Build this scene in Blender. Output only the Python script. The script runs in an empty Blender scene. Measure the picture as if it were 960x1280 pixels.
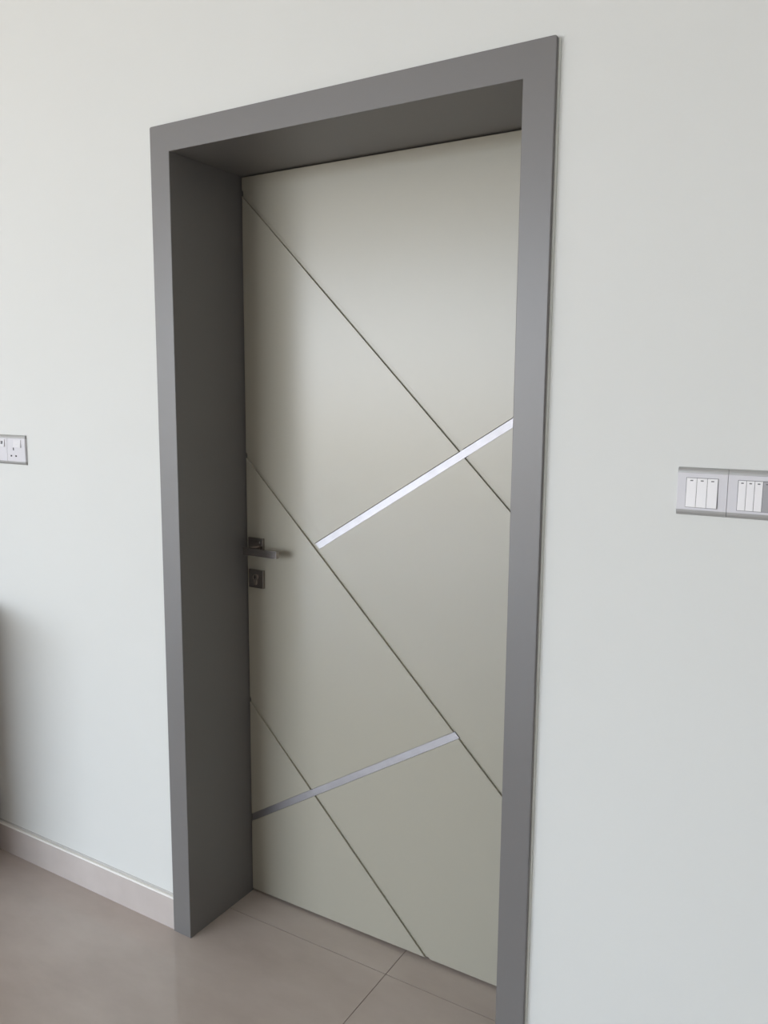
import bpy, bmesh, math
from mathutils import Vector, Matrix

# ------------------------------------------------------------------ camera
S = bpy.context.scene
C = S.collection
YAW, PITCH, ROLL = 0.5389, -0.1392, 0.0076
FPX = 1017.15
CAM = Vector((1.5325, -1.5377, 1.5058))
cd = bpy.data.cameras.new('camera')
cam = bpy.data.objects.new('camera', cd)
C.objects.link(cam)
cd.sensor_fit = 'VERTICAL'
cd.sensor_height = 36.0
cd.lens = FPX / 1280.0 * 36.0
cd.clip_start = 0.02
_F = Vector((-math.sin(YAW)*math.cos(PITCH), math.cos(YAW)*math.cos(PITCH), math.sin(PITCH)))
_R = Vector((math.cos(YAW), math.sin(YAW), 0))
_U = _R.cross(_F)
_R2 = math.cos(ROLL)*_R + math.sin(ROLL)*_U
_U2 = -math.sin(ROLL)*_R + math.cos(ROLL)*_U
cam.matrix_world = Matrix(((_R2.x, _U2.x, -_F.x, CAM.x), (_R2.y, _U2.y, -_F.y, CAM.y),
                           (_R2.z, _U2.z, -_F.z, CAM.z), (0, 0, 0, 1)))
S.camera = cam

# ------------------------------------------------------------------ sky, daylight, exposure
S.view_settings.view_transform = 'Standard'
S.view_settings.look = 'None'
S.view_settings.gamma = 1.0
S.view_settings.use_curve_mapping = False
S.view_settings.exposure = 0.0
S.cycles.use_denoising = True
S.cycles.max_bounces = 14
S.cycles.diffuse_bounces = 8
S.cycles.caustics_reflective = False
S.cycles.caustics_refractive = False

SKY = 14.6
w = bpy.data.worlds.new('daylight')
S.world = w
w.use_nodes = True
nt = w.node_tree
bg = nt.nodes['Background']
tc = nt.nodes.new('ShaderNodeTexCoord')
sp = nt.nodes.new('ShaderNodeSeparateXYZ')
mr = nt.nodes.new('ShaderNodeMapRange')
cr = nt.nodes.new('ShaderNodeValToRGB')
nt.links.new(tc.outputs['Generated'], sp.inputs[0])
nt.links.new(sp.outputs['Z'], mr.inputs['Value'])
mr.inputs['From Min'].default_value = -1
mr.inputs['From Max'].default_value = 1
nt.links.new(mr.outputs[0], cr.inputs[0])
el = cr.color_ramp.elements
el[0].position = 0.0
el[0].color = (0.42, 0.38, 0.32, 1)
el[1].position = 1.0
el[1].color = (0.45, 0.66, 1.0, 1)
for pos, col in ((0.47, (0.52, 0.475, 0.41, 1)), (0.505, (0.86, 0.91, 0.98, 1)), (0.62, (0.74, 0.86, 1.0, 1))):
    e = el.new(pos)
    e.color = col
nt.links.new(cr.outputs[0], bg.inputs[0])
bg.inputs[1].default_value = SKY

# room and window sizes (metres); the door wall's face is y = 0, the door opening starts at x = 0
RX0, RX1, RY0, CEIL = -11.0, 4.2, -10.0, 3.9
WX0, WX1, WZ0, WZ1 = -10.2, -1.40, 0.10, 3.70
ld = bpy.data.lights.new('window_portal', 'AREA')
ld.shape = 'RECTANGLE'
ld.size, ld.size_y = WX1 - WX0, WZ1 - WZ0
ld.cycles.is_portal = True
lo = bpy.data.objects.new('window_portal', ld)
C.objects.link(lo)
lo.location = ((WX0+WX1)/2, RY0 - 0.21, (WZ0+WZ1)/2)
lo.rotation_euler = (math.radians(90), 0, 0)      # -Z of the lamp looks along +Y, into the room

# ------------------------------------------------------------------ materials
def mat(name, col, rough=0.5, metal=0.0, var=0.0, vscale=3.0, bump=0.0, bscale=200.0, col2=None, stretch=None, spec=0.5):
    m = bpy.data.materials.new(name)
    m.use_nodes = True
    n = m.node_tree
    b = n.nodes['Principled BSDF']
    b.inputs['Roughness'].default_value = rough
    b.inputs['Metallic'].default_value = metal
    b.inputs['Specular IOR Level'].default_value = spec
    b.inputs['Base Color'].default_value = (*col, 1)
    g = n.nodes.new('ShaderNodeNewGeometry')
    src = g.outputs['Position']
    if stretch:
        mp = n.nodes.new('ShaderNodeMapping')
        mp.inputs['Scale'].default_value = stretch
        n.links.new(src, mp.inputs[0])
        src = mp.outputs[0]
    if var > 0 or col2:
        t = n.nodes.new('ShaderNodeTexNoise')
        t.inputs['Scale'].default_value = vscale
        t.inputs['Detail'].default_value = 6
        t.inputs['Roughness'].default_value = 0.6
        n.links.new(src, t.inputs['Vector'])
        r = n.nodes.new('ShaderNodeValToRGB')
        c2 = col2 if col2 else tuple(min(1, c*(1+var)) for c in col)
        c1 = col if col2 else tuple(c*(1-var) for c in col)
        r.color_ramp.elements[0].position = 0.3
        r.color_ramp.elements[0].color = (*c1, 1)
        r.color_ramp.elements[1].position = 0.7
        r.color_ramp.elements[1].color = (*c2, 1)
        n.links.new(t.outputs['Fac'], r.inputs[0])
        n.links.new(r.outputs[0], b.inputs['Base Color'])
    if bump > 0:
        t2 = n.nodes.new('ShaderNodeTexNoise')
        t2.inputs['Scale'].default_value = bscale
        t2.inputs['Detail'].default_value = 3
        n.links.new(src, t2.inputs['Vector'])
        bp = n.nodes.new('ShaderNodeBump')
        bp.inputs['Strength'].default_value = bump
        bp.inputs['Distance'].default_value = 0.001
        n.links.new(t2.outputs['Fac'], bp.inputs['Height'])
        n.links.new(bp.outputs[0], b.inputs['Normal'])
    return m

M = {}
M['wall'] = mat('wall_paint', (0.705, 0.72, 0.70), 0.62, var=0.008, vscale=1.5, bump=0.12, bscale=140)
M['pale'] = mat('pale_grey_wall_paint', (0.60, 0.61, 0.605), 0.7, var=0.01, vscale=1.5)
M['ceiling'] = mat('ceiling_paint', (0.82, 0.81, 0.79), 0.8)
M['tile'] = mat('floor_tile_glaze', (0.475, 0.41, 0.37), 0.13, col2=(0.585, 0.52, 0.478), vscale=2.2, stretch=(1.0, 2.2, 1.0), bump=0.03, bscale=60)
M['grout'] = mat('floor_grout', (0.30, 0.255, 0.23), 0.8, var=0.08, vscale=20)
M['skirting'] = mat('skirting_tile_glaze', (0.52, 0.47, 0.445), 0.35, col2=(0.585, 0.535, 0.51), vscale=6)
M['bead'] = mat('lit_top_cream', (0.84, 0.82, 0.78), 0.5)  # pale colour for the brightly lit skirting top
M['ledge_shade'] = mat('ledge_shade_grey', (0.50, 0.49, 0.47), 0.8)  # grey of the painted shade line above the skirting
M['frame'] = mat('grey_frame_paint', (0.174, 0.169, 0.167), 0.34, var=0.012, vscale=2.0, bump=0.05, bscale=90)
M['sealant'] = mat('sealant', (0.84, 0.87, 0.83), 0.45)
M['door'] = mat('door_paint', (0.392, 0.375, 0.312), 0.275, var=0.008, vscale=1.2, bump=0.03, bscale=60)
M['steel'] = mat('brushed_aluminium', (0.375, 0.365, 0.38), 0.50, metal=1.0, var=0.06, vscale=30, bump=0.08, bscale=300)
M['pewter'] = mat('satin_nickel', (0.36, 0.33, 0.31), 0.17, metal=1.0, var=0.05, vscale=12, stretch=(1, 1, 40))
M['keyhole'] = mat('keyhole_dark', (0.02, 0.02, 0.02), 0.6)
M['brass'] = mat('lock_barrel', (0.40, 0.36, 0.32), 0.3, metal=1.0)
M['plate'] = mat('lilac_grey_plastic', (0.66, 0.655, 0.69), 0.38)
M['trimsilver'] = mat('silver_plate_edge', (0.40, 0.40, 0.395), 0.42, metal=0.3)
M['rocker'] = mat('white_rocker_plastic', (0.86, 0.855, 0.87), 0.28)
M['plate_white'] = mat('pale_rocker_plastic', (0.72, 0.715, 0.74), 0.32)
M['rocker_grey'] = mat('grey_rocker_plastic', (0.36, 0.36, 0.38), 0.35)
M['mark'] = mat('grey_mark', (0.16, 0.16, 0.17), 0.5)
M['pin'] = mat('pin_hole', (0.03, 0.03, 0.035), 0.7)
M['wood'] = mat('dark_brown_wood', (0.075, 0.045, 0.03), 0.45, col2=(0.12, 0.07, 0.045), vscale=4, stretch=(1, 6, 6))
M['winframe'] = mat('window_frame_white', (0.75, 0.75, 0.75), 0.4)
g_ = bpy.data.materials.new('window_glass')
g_.use_nodes = True
_n = g_.node_tree
_n.nodes.clear()
_o = _n.nodes.new('ShaderNodeOutputMaterial')
_mx = _n.nodes.new('ShaderNodeMixShader')
_tr = _n.nodes.new('ShaderNodeBsdfTransparent')
_gl = _n.nodes.new('ShaderNodeBsdfGlossy')
_gl.inputs['Roughness'].default_value = 0.02
_mx.inputs[0].default_value = 0.06
_n.links.new(_tr.outputs[0], _mx.inputs[1])
_n.links.new(_gl.outputs[0], _mx.inputs[2])
_n.links.new(_mx.outputs[0], _o.inputs[0])
M['glass'] = g_

# ------------------------------------------------------------------ mesh helpers
def box(bm, x0, x1, y0, y1, z0, z1):
    v = [bm.verts.new(p) for p in ((x0,y0,z0),(x1,y0,z0),(x1,y1,z0),(x0,y1,z0),(x0,y0,z1),(x1,y0,z1),(x1,y1,z1),(x0,y1,z1))]
    for f in ((0,3,2,1),(4,5,6,7),(0,1,5,4),(1,2,6,5),(2,3,7,6),(3,0,4,7)):
        bm.faces.new([v[i] for i in f])
    return bm

def prism(bm, poly, y0, y1):
    """poly = [(x, z)] seen from the room, extruded between y0 and y1"""
    a = [bm.verts.new((x, y0, z)) for x, z in poly]
    b = [bm.verts.new((x, y1, z)) for x, z in poly]
    bm.faces.new(a)
    bm.faces.new(list(reversed(b)))
    n = len(poly)
    for i in range(n):
        j = (i+1) % n
        bm.faces.new((a[i], b[i], b[j], a[j]))
    bmesh.ops.recalc_face_normals(bm, faces=bm.faces[:])
    return bm

def cyl(bm, cx, cz, r, y0, y1, n=24):
    return prism(bm, [(cx + r*math.cos(2*math.pi*i/n), cz + r*math.sin(2*math.pi*i/n)) for i in range(n)], y0, y1)

def profile_x(bm, prof, x0, x1):
    """prof = [(y, z)], extruded along x"""
    a = [bm.verts.new((x0, y, z)) for y, z in prof]
    b = [bm.verts.new((x1, y, z)) for y, z in prof]
    bm.faces.new(a)
    bm.faces.new(list(reversed(b)))
    n = len(prof)
    for i in range(n):
        j = (i+1) % n
        bm.faces.new((a[i], b[i], b[j], a[j]))
    bmesh.ops.recalc_face_normals(bm, faces=bm.faces[:])
    return bm

def bev(bm, off, seg=2, test=None):
    es = [e for e in bm.edges if (test is None or test(e)) and len(e.link_faces) == 2 and e.calc_face_angle(0) > 0.3]
    if es:
        bmesh.ops.bevel(bm, geom=es, offset=off, segments=seg, profile=0.5, affect='EDGES', clamp_overlap=True)
    return bm

def obj(name, bm, m, parent=None, kind=None, label=None, cat=None, group=None, org=None):
    me = bpy.data.meshes.new(name)
    if org is not None:
        bmesh.ops.translate(bm, verts=bm.verts[:], vec=(-org[0], -org[1], -org[2]))
    bm.to_mesh(me)
    bm.free()
    me.materials.append(M[m])
    o = bpy.data.objects.new(name, me)
    C.objects.link(o)
    if org is not None:
        o.location = org
    if parent is not None:
        o.parent = parent
        # parents sit unrotated: keep the world position
        q, off = parent, Vector((0, 0, 0))
        while q is not None:
            off += q.location
            q = q.parent
        o.location = o.location - off
    tag(o, kind, label, cat, group)
    return o

def tag(o, kind=None, label=None, cat=None, group=None):
    if kind: o['kind'] = kind
    if label: o['label'] = label
    if cat: o['category'] = cat
    if group: o['group'] = group

def empty(name, loc, kind=None, label=None, cat=None, group=None):
    o = bpy.data.objects.new(name, None)
    o.empty_display_size = 0.05
    C.objects.link(o)
    o.location = loc
    tag(o, kind, label, cat, group)
    return o

B = bmesh.new

# ------------------------------------------------------------------ room shell
OW, OH = 0.9173, 2.10          # clear opening
D = 0.2508                     # door face behind the wall face
T = 0.014                      # casing thickness
CW = 0.0644                    # casing width
LN = 0.03                      # lining thickness
WT = 0.305                     # wall thickness

bm = prism(B(), [(RX0, 0), (-LN, 0), (-LN, OH+LN), (OW+LN, OH+LN), (OW+LN, 0), (RX1, 0), (RX1, CEIL), (RX0, CEIL)], 0.0, WT)
obj('wall_front', bm, 'wall', kind='structure', label='pale grey-green painted wall around the door', cat='wall')

bm = B()
box(bm, RX0-0.2, WX0, RY0-0.2, RY0, 0, CEIL)
box(bm, WX1, RX1+0.2, RY0-0.2, RY0, 0, CEIL)
box(bm, WX0, WX1, RY0-0.2, RY0, 0, WZ0)
box(bm, WX0, WX1, RY0-0.2, RY0, WZ1, CEIL)
obj('wall_back', bm, 'pale', kind='structure', label='pale grey painted wall with a wide window, opposite the door', cat='wall')
obj('wall_left', box(B(), RX0-0.2, RX0, RY0, WT, 0, CEIL), 'pale', kind='structure', label='pale grey painted side wall at the window end of the room', cat='wall')
obj('wall_right', box(B(), RX1, RX1+0.2, RY0, WT, 0, CEIL), 'pale', kind='structure', label='pale grey painted side wall beyond the light switches', cat='wall')
obj('ceiling', box(B(), RX0-0.2, RX1+0.2, RY0-0.2, WT, CEIL, CEIL+0.15), 'ceiling', kind='structure', label='white painted ceiling over the whole room', cat='ceiling')

# added unseen shell behind the door, keeps sky light out of its gaps
bm = B()
box(bm, -0.6, -0.5, WT, 1.5, 0, 2.5)
box(bm, 1.5, 1.6, WT, 1.5, 0, 2.5)
box(bm, -0.6, 1.6, 1.5, 1.6, 0, 2.5)
box(bm, -0.6, 1.6, WT, 1.6, 2.5, 2.6)
obj('wall_light_block', bm, 'wall', kind='structure', label='added unseen shell behind the closed door that keeps its gaps dark', cat='wall')

# floor: grout bed with large tiles laid on it
floor = obj('floor', box(B(), RX0-0.2, RX1+0.2, RY0-0.2, 1.6, -0.12, -0.0015), 'grout', kind='structure', label='beige-grey stone-look tiled floor with thin joints', cat='floor')
JX, JY, TX, TY, GAP = 0.540, 0.149, 1.6, 0.8, 0.0022
cache = {}
def tile_mesh(lx, ly):
    key = (round(lx, 4), round(ly, 4))
    if key not in cache:
        b = box(B(), 0, lx, 0, ly, -0.01, 0)
        bev(b, 0.0008, 1, lambda e: all(v.co.z > -0.001 for v in e.verts))
        me = bpy.data.meshes.new('tile')
        b.to_mesh(me)
        b.free()
        me.materials.append(M['tile'])
        cache[key] = me
    return cache[key]
for i in range(-8, 4):
    for j in range(-14, 3):
        x0 = max(JX + i*TX, RX0) + GAP/2
        x1 = min(JX + (i+1)*TX, RX1) - GAP/2
        y0 = max(JY + j*TY, RY0) + GAP/2
        y1 = min(JY + (j+1)*TY, 1.5) - GAP/2
        if j >= 0 and (x0 > 1.6 or x1 < -0.7):
            continue
        if x1 - x0 < 0.02 or y1 - y0 < 0.02:
            continue
        o = bpy.data.objects.new('tile', tile_mesh(x1-x0, y1-y0))
        C.objects.link(o)
        o.parent = floor
        o.location = (x0, y0, 0)

# window in the wall behind the camera
win = empty('window_1', ((WX0+WX1)/2, RY0-0.1, WZ0), 'structure', 'wide white framed window with three panes behind the camera', 'window')
bm = B()
F = 0.05
box(bm, WX0, WX1, RY0-0.13, RY0-0.07, WZ0, WZ0+F)
box(bm, WX0, WX1, RY0-0.13, RY0-0.07, WZ1-F, WZ1)
box(bm, WX0, WX0+F, RY0-0.13, RY0-0.07, WZ0+F, WZ1-F)
box(bm, WX1-F, WX1, RY0-0.13, RY0-0.07, WZ0+F, WZ1-F)
obj('window_frame', bm, 'winframe', win)
pw = (WX1 - WX0)/3
for k in (1, 2):
    obj('mullion', box(B(), WX0+pw*k-0.025, WX0+pw*k+0.025, RY0-0.13, RY0-0.07, WZ0+F, WZ1-F), 'winframe', win)
for k in range(3):
    a = WX0 + pw*k + (F if k == 0 else 0.025)
    b_ = WX0 + pw*(k+1) - (F if k == 2 else 0.025)
    obj('pane', box(B(), a, b_, RY0-0.103, RY0-0.097, WZ0+F, WZ1-F), 'glass', win)

# skirting on the door wall
def skirting(name, x0, x1, label):
    h = 0.0925
    o = obj(name, bev(profile_x(B(), [(0, 0), (-0.0105, 0), (-0.0105, h), (0, h)], x0, x1), 0.001, 1), 'skirting', kind='structure', label=label, cat='baseboard')
    obj('lit_edging', bev(profile_x(B(), [(0, h), (-0.0105, h), (-0.0092, h+0.0055), (0, h+0.006)], x0, x1), 0.0006, 1), 'bead', o)  # cream strip stands in for light on the skirting's top ledge
    obj('shade_strip', profile_x(B(), [(0, h+0.006), (-0.0022, h+0.006), (-0.0008, h+0.0105), (0, h+0.011)], x0, x1), 'ledge_shade', o)  # grey strip paints in the shade where ledge meets wall
skirting('baseboard_left', RX0, -CW, 'beige tile baseboard with its lit top edge painted cream left of the door')
skirting('baseboard_right', OW+CW, RX1, 'beige tile baseboard right of the door')

# ------------------------------------------------------------------ door frame
fr = empty('trim_1', (OW/2, 0, 0), 'structure', 'wide matt grey door frame with deep reveal', 'door frame')
x0, x1, zt = -CW, OW+CW, OH+0.0655
poly = [(x0, 0), (0, 0), (0, OH), (OW, OH), (OW, 0), (x1, 0), (x1, zt), (x0, zt)]
bm = prism(B(), poly, -T, 0)
# rounded outer corners, then softened front edges
ce = [e for e in bm.edges if abs(e.verts[0].co.y - e.verts[1].co.y) > T*0.9 and e.verts[0].co.z > zt-0.001]
bmesh.ops.bevel(bm, geom=ce, offset=0.005, segments=4, profile=0.5, affect='EDGES')
bev(bm, 0.0016, 2, lambda e: all(v.co.y < -T+1e-5 for v in e.verts))
obj('casing', bm, 'frame', fr)
for a, b_ in ((-LN, 0.0), (OW, OW+LN)):
    obj('jamb', box(B(), a, b_, 0.0, WT, 0.0, OH), 'frame', fr)
obj('head', box(B(), -LN, OW+LN, 0.0, WT, OH, OH+LN), 'frame', fr)
# stop strips that the leaf closes against
bm = B()
box(bm, 0, 0.015, D+0.047, WT, 0, OH)
box(bm, OW-0.015, OW, D+0.047, WT, 0, OH)
box(bm, 0.015, OW-0.015, D+0.047, WT, OH-0.015, OH)
obj('door_stop', bm, 'frame', fr)
# bead of sealant between casing and wall
for (a, b_) in ((x0-0.003, x0), (x1, x1+0.003)):
    obj('sealant_bead', box(B(), a, b_, -0.005, 0, 0.0, zt-0.004), 'sealant', fr)
obj('sealant_bead', box(B(), x0+0.004, x1-0.004, -0.002, 0, zt, zt+0.002), 'sealant', fr)

# ------------------------------------------------------------------ door leaf
LX0, LX1, LZ0, LZ1 = 0.0028, OW-0.003, 0.008, OH-0.0028
GD = 0.0060          # groove depth
door = empty('door_1', (OW/2, D, 0), 'structure', 'closed greenish-grey door leaf with diagonal grooves and metal strips', 'door')
obj('leaf_core', box(B(), LX0, LX1, D+GD, D+0.045, LZ0, LZ1), 'door', door)

def clip(poly, a, b, c):
    """keep a*x + b*z <= c"""
    out = []
    n = len(poly)
    for i in range(n):
        p, q = poly[i], poly[(i+1) % n]
        dp, dq = a*p[0]+b*p[1]-c, a*q[0]+b*q[1]-c
        if dp <= 0:
            out.append(p)
        if (dp < 0 < dq) or (dq < 0 < dp):
            t = dp/(dp-dq)
            out.append((p[0]+t*(q[0]-p[0]), p[1]+t*(q[1]-p[1])))
    return out

GW = 0.0110*math.sqrt(2)            # groove width measured along x + z
G = [2.0515, 1.3365, 0.6105]        # lower-left edges of the three grooves, x + z
S1 = (0.6220, 1.1098-0.6220*0.2428)  # upper edges of the two metal strips, z = m x + k
S2 = (0.6127, 0.2505)
SW = 0.0235                         # strip width measured along z
rect = [(LX0, LZ0), (LX1, LZ0), (LX1, LZ1), (LX0, LZ1)]
bands = [
    (clip(rect, -1, -1, -(G[0]+GW)), S1),
    (clip(clip(rect, 1, 1, G[0]), -1, -1, -(G[1]+GW)), S1),
    (clip(clip(rect, 1, 1, G[1]), -1, -1, -(G[2]+GW)), S2),
    (clip(rect, 1, 1, G[2]), S2),
]
for poly, (m_, k_) in bands:
    for pc in (clip(poly, m_, -1, -k_), clip(poly, -m_, 1, k_-SW)):
        if len(pc) < 3:
            continue
        bm = prism(B(), pc, D, D+GD)
        bev(bm, 0.0007, 1, lambda e: all(v.co.y < D+1e-5 for v in e.verts))
        obj('panel', bm, 'door', door)
def strip(m_, k_, lo, hi):
    p = [(LX0, m_*LX0+k_-SW), (LX1, m_*LX1+k_-SW), (LX1, m_*LX1+k_), (LX0, m_*LX0+k_)]
    if lo is not None: p = clip(p, -1, -1, -lo)
    if hi is not None: p = clip(p, 1, 1, hi)
    bm = prism(B(), p, D+0.0030, D+GD)
    bev(bm, 0.0006, 1, lambda e: all(v.co.y < D+0.0031 for v in e.verts))
    o = obj('metal_strip', bm, 'steel', door)
    o['label'] = 'shiny aluminium inlay strip'
strip(*S1, G[1]+GW-0.001, None)
strip(*S2, None, G[1]+0.004)

# lever handle and lock plate
def square_plate(name, cx, cz, h, thick):
    bm = B()
    y1, y0 = D, D-thick
    prism(bm, [(cx-h, cz-h), (cx+h, cz-h), (cx+h, cz+h), (cx-h, cz+h)], y0, y1)
    bev(bm, 0.0012, 2, lambda e: all(v.co.y < y0+1e-5 for v in e.verts))
    return obj(name, bm, 'pewter', door)
HX, HZ = 0.040, 1.0800
rose = square_plate('handle_rose', HX, HZ, 0.0265, 0.009)
rose['label'] = 'square satin nickel rose plate with lever'
bm = prism(B(), [(HX-0.018, HZ-0.018), (HX+0.018, HZ-0.018), (HX+0.018, HZ+0.018), (HX-0.018, HZ+0.018)], D-0.0115, D-0.009)
bev(bm, 0.001, 1, lambda e: all(v.co.y < D-0.0114 for v in e.verts))
obj('rose_collar', bm, 'pewter', rose)
YL = D-0.050
bm = cyl(B(), HX, HZ-0.003, 0.0085, YL+0.008, D-0.0115, 20)
obj('lever_neck', bm, 'pewter', rose)
bm = box(B(), HX-0.0115, 0.1475, YL, YL+0.0115, HZ-0.0165, HZ+0.0045)
bev(bm, 0.0011, 2)
obj('lever', bm, 'pewter', rose)

KX, KZ = 0.040, 0.9870
esc = square_plate('lock_plate', KX, KZ, 0.0265, 0.009)
esc['label'] = 'square satin nickel lock plate with keyhole'
# profile cylinder: round barrel over a narrow tail
pts = []
for i in range(21):
    a = math.radians(-60 + 300*i/20)
    pts.append((KX + 0.0088*math.cos(a), KZ + 0.006 + 0.0088*math.sin(a)))
pts += [(KX-0.0050, KZ-0.0125), (KX-0.0030, KZ-0.0165), (KX+0.0030, KZ-0.0165), (KX+0.0050, KZ-0.0125)]
bm = prism(B(), pts, D-0.0125, D-0.009)
obj('lock_barrel', bm, 'brass', esc)
bm = B()
cyl(bm, KX, KZ+0.006, 0.0026, D-0.0130, D-0.0125, 14)
obj('keyway', prism(bm, [(KX-0.001, KZ-0.0005), (KX+0.001, KZ-0.0005), (KX+0.001, KZ+0.0115), (KX-0.001, KZ+0.0115)], D-0.0132, D-0.0125), 'keyhole', esc)

# ------------------------------------------------------------------ switches and sockets
PT = 0.0065     # plate thickness
def plate(x0, x1, z0, z1, name, label, cat, group):
    t = empty(name, ((x0+x1)/2, 0, z0), None, label, cat, group)
    eb = 0.0098
    bm = profile_x(B(), [(0, z0+eb), (-PT, z0+eb), (-PT, z1-eb), (0, z1-eb)], x0+0.0002, x1-0.0002)
    bev(bm, 0.0005, 1, lambda e: all(v.co.y < -PT+1e-5 for v in e.verts))
    obj('face_plate', bm, 'plate', t)
    # rounded silver edges along top and bottom
    n = 6
    pr = [(0, z1-eb)] + [(-PT*math.cos(math.pi/2*i/n), z1-eb+eb*math.sin(math.pi/2*i/n)) for i in range(n+1)]
    obj('silver_edge', profile_x(B(), pr, x0+0.0002, x1-0.0002), 'trimsilver', t)
    pr = [(0, z0+eb)] + [(-PT*math.cos(math.pi/2*i/n), z0+eb-eb*math.sin(math.pi/2*i/n)) for i in range(n+1)]
    obj('silver_edge', profile_x(B(), pr, x0+0.0002, x1-0.0002), 'trimsilver', t)
    return t

def gap_shade(t, x0, x1, z0, z1):
    g = 0.0007
    obj('rocker_gap_shade', box(B(), x0-g, x1+g, -PT-0.0003, -PT+0.001, z0-g, z1+g), 'mark', t)  # dark sheet paints in the shade of the gaps round the rockers

def rocker(t, x0, x1, z0, z1, m, mark=True):
    """rocker wedge, pressed in at the top"""
    g = 0.0004
    prof = [(-PT, z0), (-PT-0.0036, z0+0.0004), (-PT-0.0022, (z0+z1)/2), (-PT-0.0016, z1-0.0004), (-PT, z1)]
    bm = profile_x(B(), prof, x0+g, x1-g)
    r = obj('rocker', bm, m, t)
    if mark:
        cx, cz = (x0+x1)/2, z1-0.0045
        w_, h_ = min(0.0026, (x1-x0)*0.17), 0.0010
        p = [(cx-w_, cz-h_*0.5), (cx-w_*0.7, cz-h_), (cx+w_*0.7, cz-h_), (cx+w_, cz-h_*0.5), (cx+w_, cz+h_*0.5), (cx+w_*0.7, cz+h_), (cx-w_*0.7, cz+h_), (cx-w_, cz+h_*0.5)]
        obj('indicator_mark', prism(B(), p, -PT-0.0021, -PT-0.0012), 'mark', r)
    return r

ZB, ZT = 1.3005, 1.3868
grp = 'light switches right of the door'
t = plate(1.2353, 1.3205, ZB, ZT, 'light_switch', 'switch plate with three white rockers, nearest the door frame', 'light switch', grp)
gap_shade(t, 1.2512, 1.3044, 1.3155, 1.3681)
for k in range(3):
    rocker(t, 1.2512+0.01773*k, 1.2512+0.01773*(k+1), 1.3155, 1.3681, 'rocker')
t = plate(1.3207, 1.4062, ZB, ZT, 'light_switch', 'switch plate with narrow white rockers and one grey rocker, at the picture edge', 'light switch', grp)
gap_shade(t, 1.3375, 1.3903, 1.3155, 1.3681)
for k in range(4):
    rocker(t, 1.3375+0.01320*k, 1.3375+0.01320*(k+1), 1.3155, 1.3681, 'rocker' if k < 3 else 'rocker_grey')

grp = 'sockets left of the door'
t = plate(-0.7155, -0.6302, 1.2985, 1.3872, 'power_socket', 'three pin wall socket with switch, left of the door', 'socket', grp)
rocker(t, -0.6830, -0.6480, 1.3505, 1.3730, 'plate_white', False)
obj('pin_hole', box(B(), -0.6870, -0.6830, -PT-0.0004, -PT+0.001, 1.3410, 1.3495), 'pin', t)
for cx in (-0.6965, -0.6740):
    obj('pin_hole', box(B(), cx-0.0034, cx+0.0034, -PT-0.0004, -PT+0.001, 1.3222, 1.3268), 'pin', t)
t = plate(-0.8010, -0.7157, 1.2985, 1.3872, 'fused_outlet', 'switched outlet plate beside the socket, cut by the picture edge', 'socket', grp)
rocker(t, -0.7560, -0.7260, 1.3505, 1.3730, 'plate_white', False)
obj('indicator_mark', box(B(), -0.7420, -0.7340, -PT-0.0032, -PT-0.0010, 1.3585, 1.3680), 'mark', t)

# ------------------------------------------------------------------ sideboard beside the picture edge (throws the shadow on the wall)
SX0, SX1, SY0, SY1, SH = -2.07, -0.856, -0.48, -0.02, 0.86
sb = empty('sideboard', ((SX0+SX1)/2, (SY0+SY1)/2, 0), None, 'dark wooden sideboard against the wall, left of the door and socket', 'sideboard')
bm = box(B(), SX0+0.01, SX1-0.004, SY0+0.02, SY1, 0.06, SH-0.03)
obj('body', bm, 'wood', sb)
obj('top_board', bev(box(B(), SX0, SX1, SY0, SY1, SH-0.03, SH), 0.003), 'wood', sb)
obj('plinth', box(B(), SX0+0.03, SX1-0.006, SY0+0.04, SY1, 0, 0.06), 'wood', sb)
dw = (SX1-SX0-0.034)/3
for k in range(3):
    a = SX0+0.02+dw*k
    d_ = obj('cabinet_door', bev(box(B(), a+0.002, a+dw-0.002, SY0+0.002, SY0+0.02, 0.065, SH-0.035), 0.002), 'wood', sb)
    obj('knob', cyl(B(), a+dw-0.04, 0.52, 0.012, SY0-0.02, SY0+0.002, 16), 'pewter', d_)
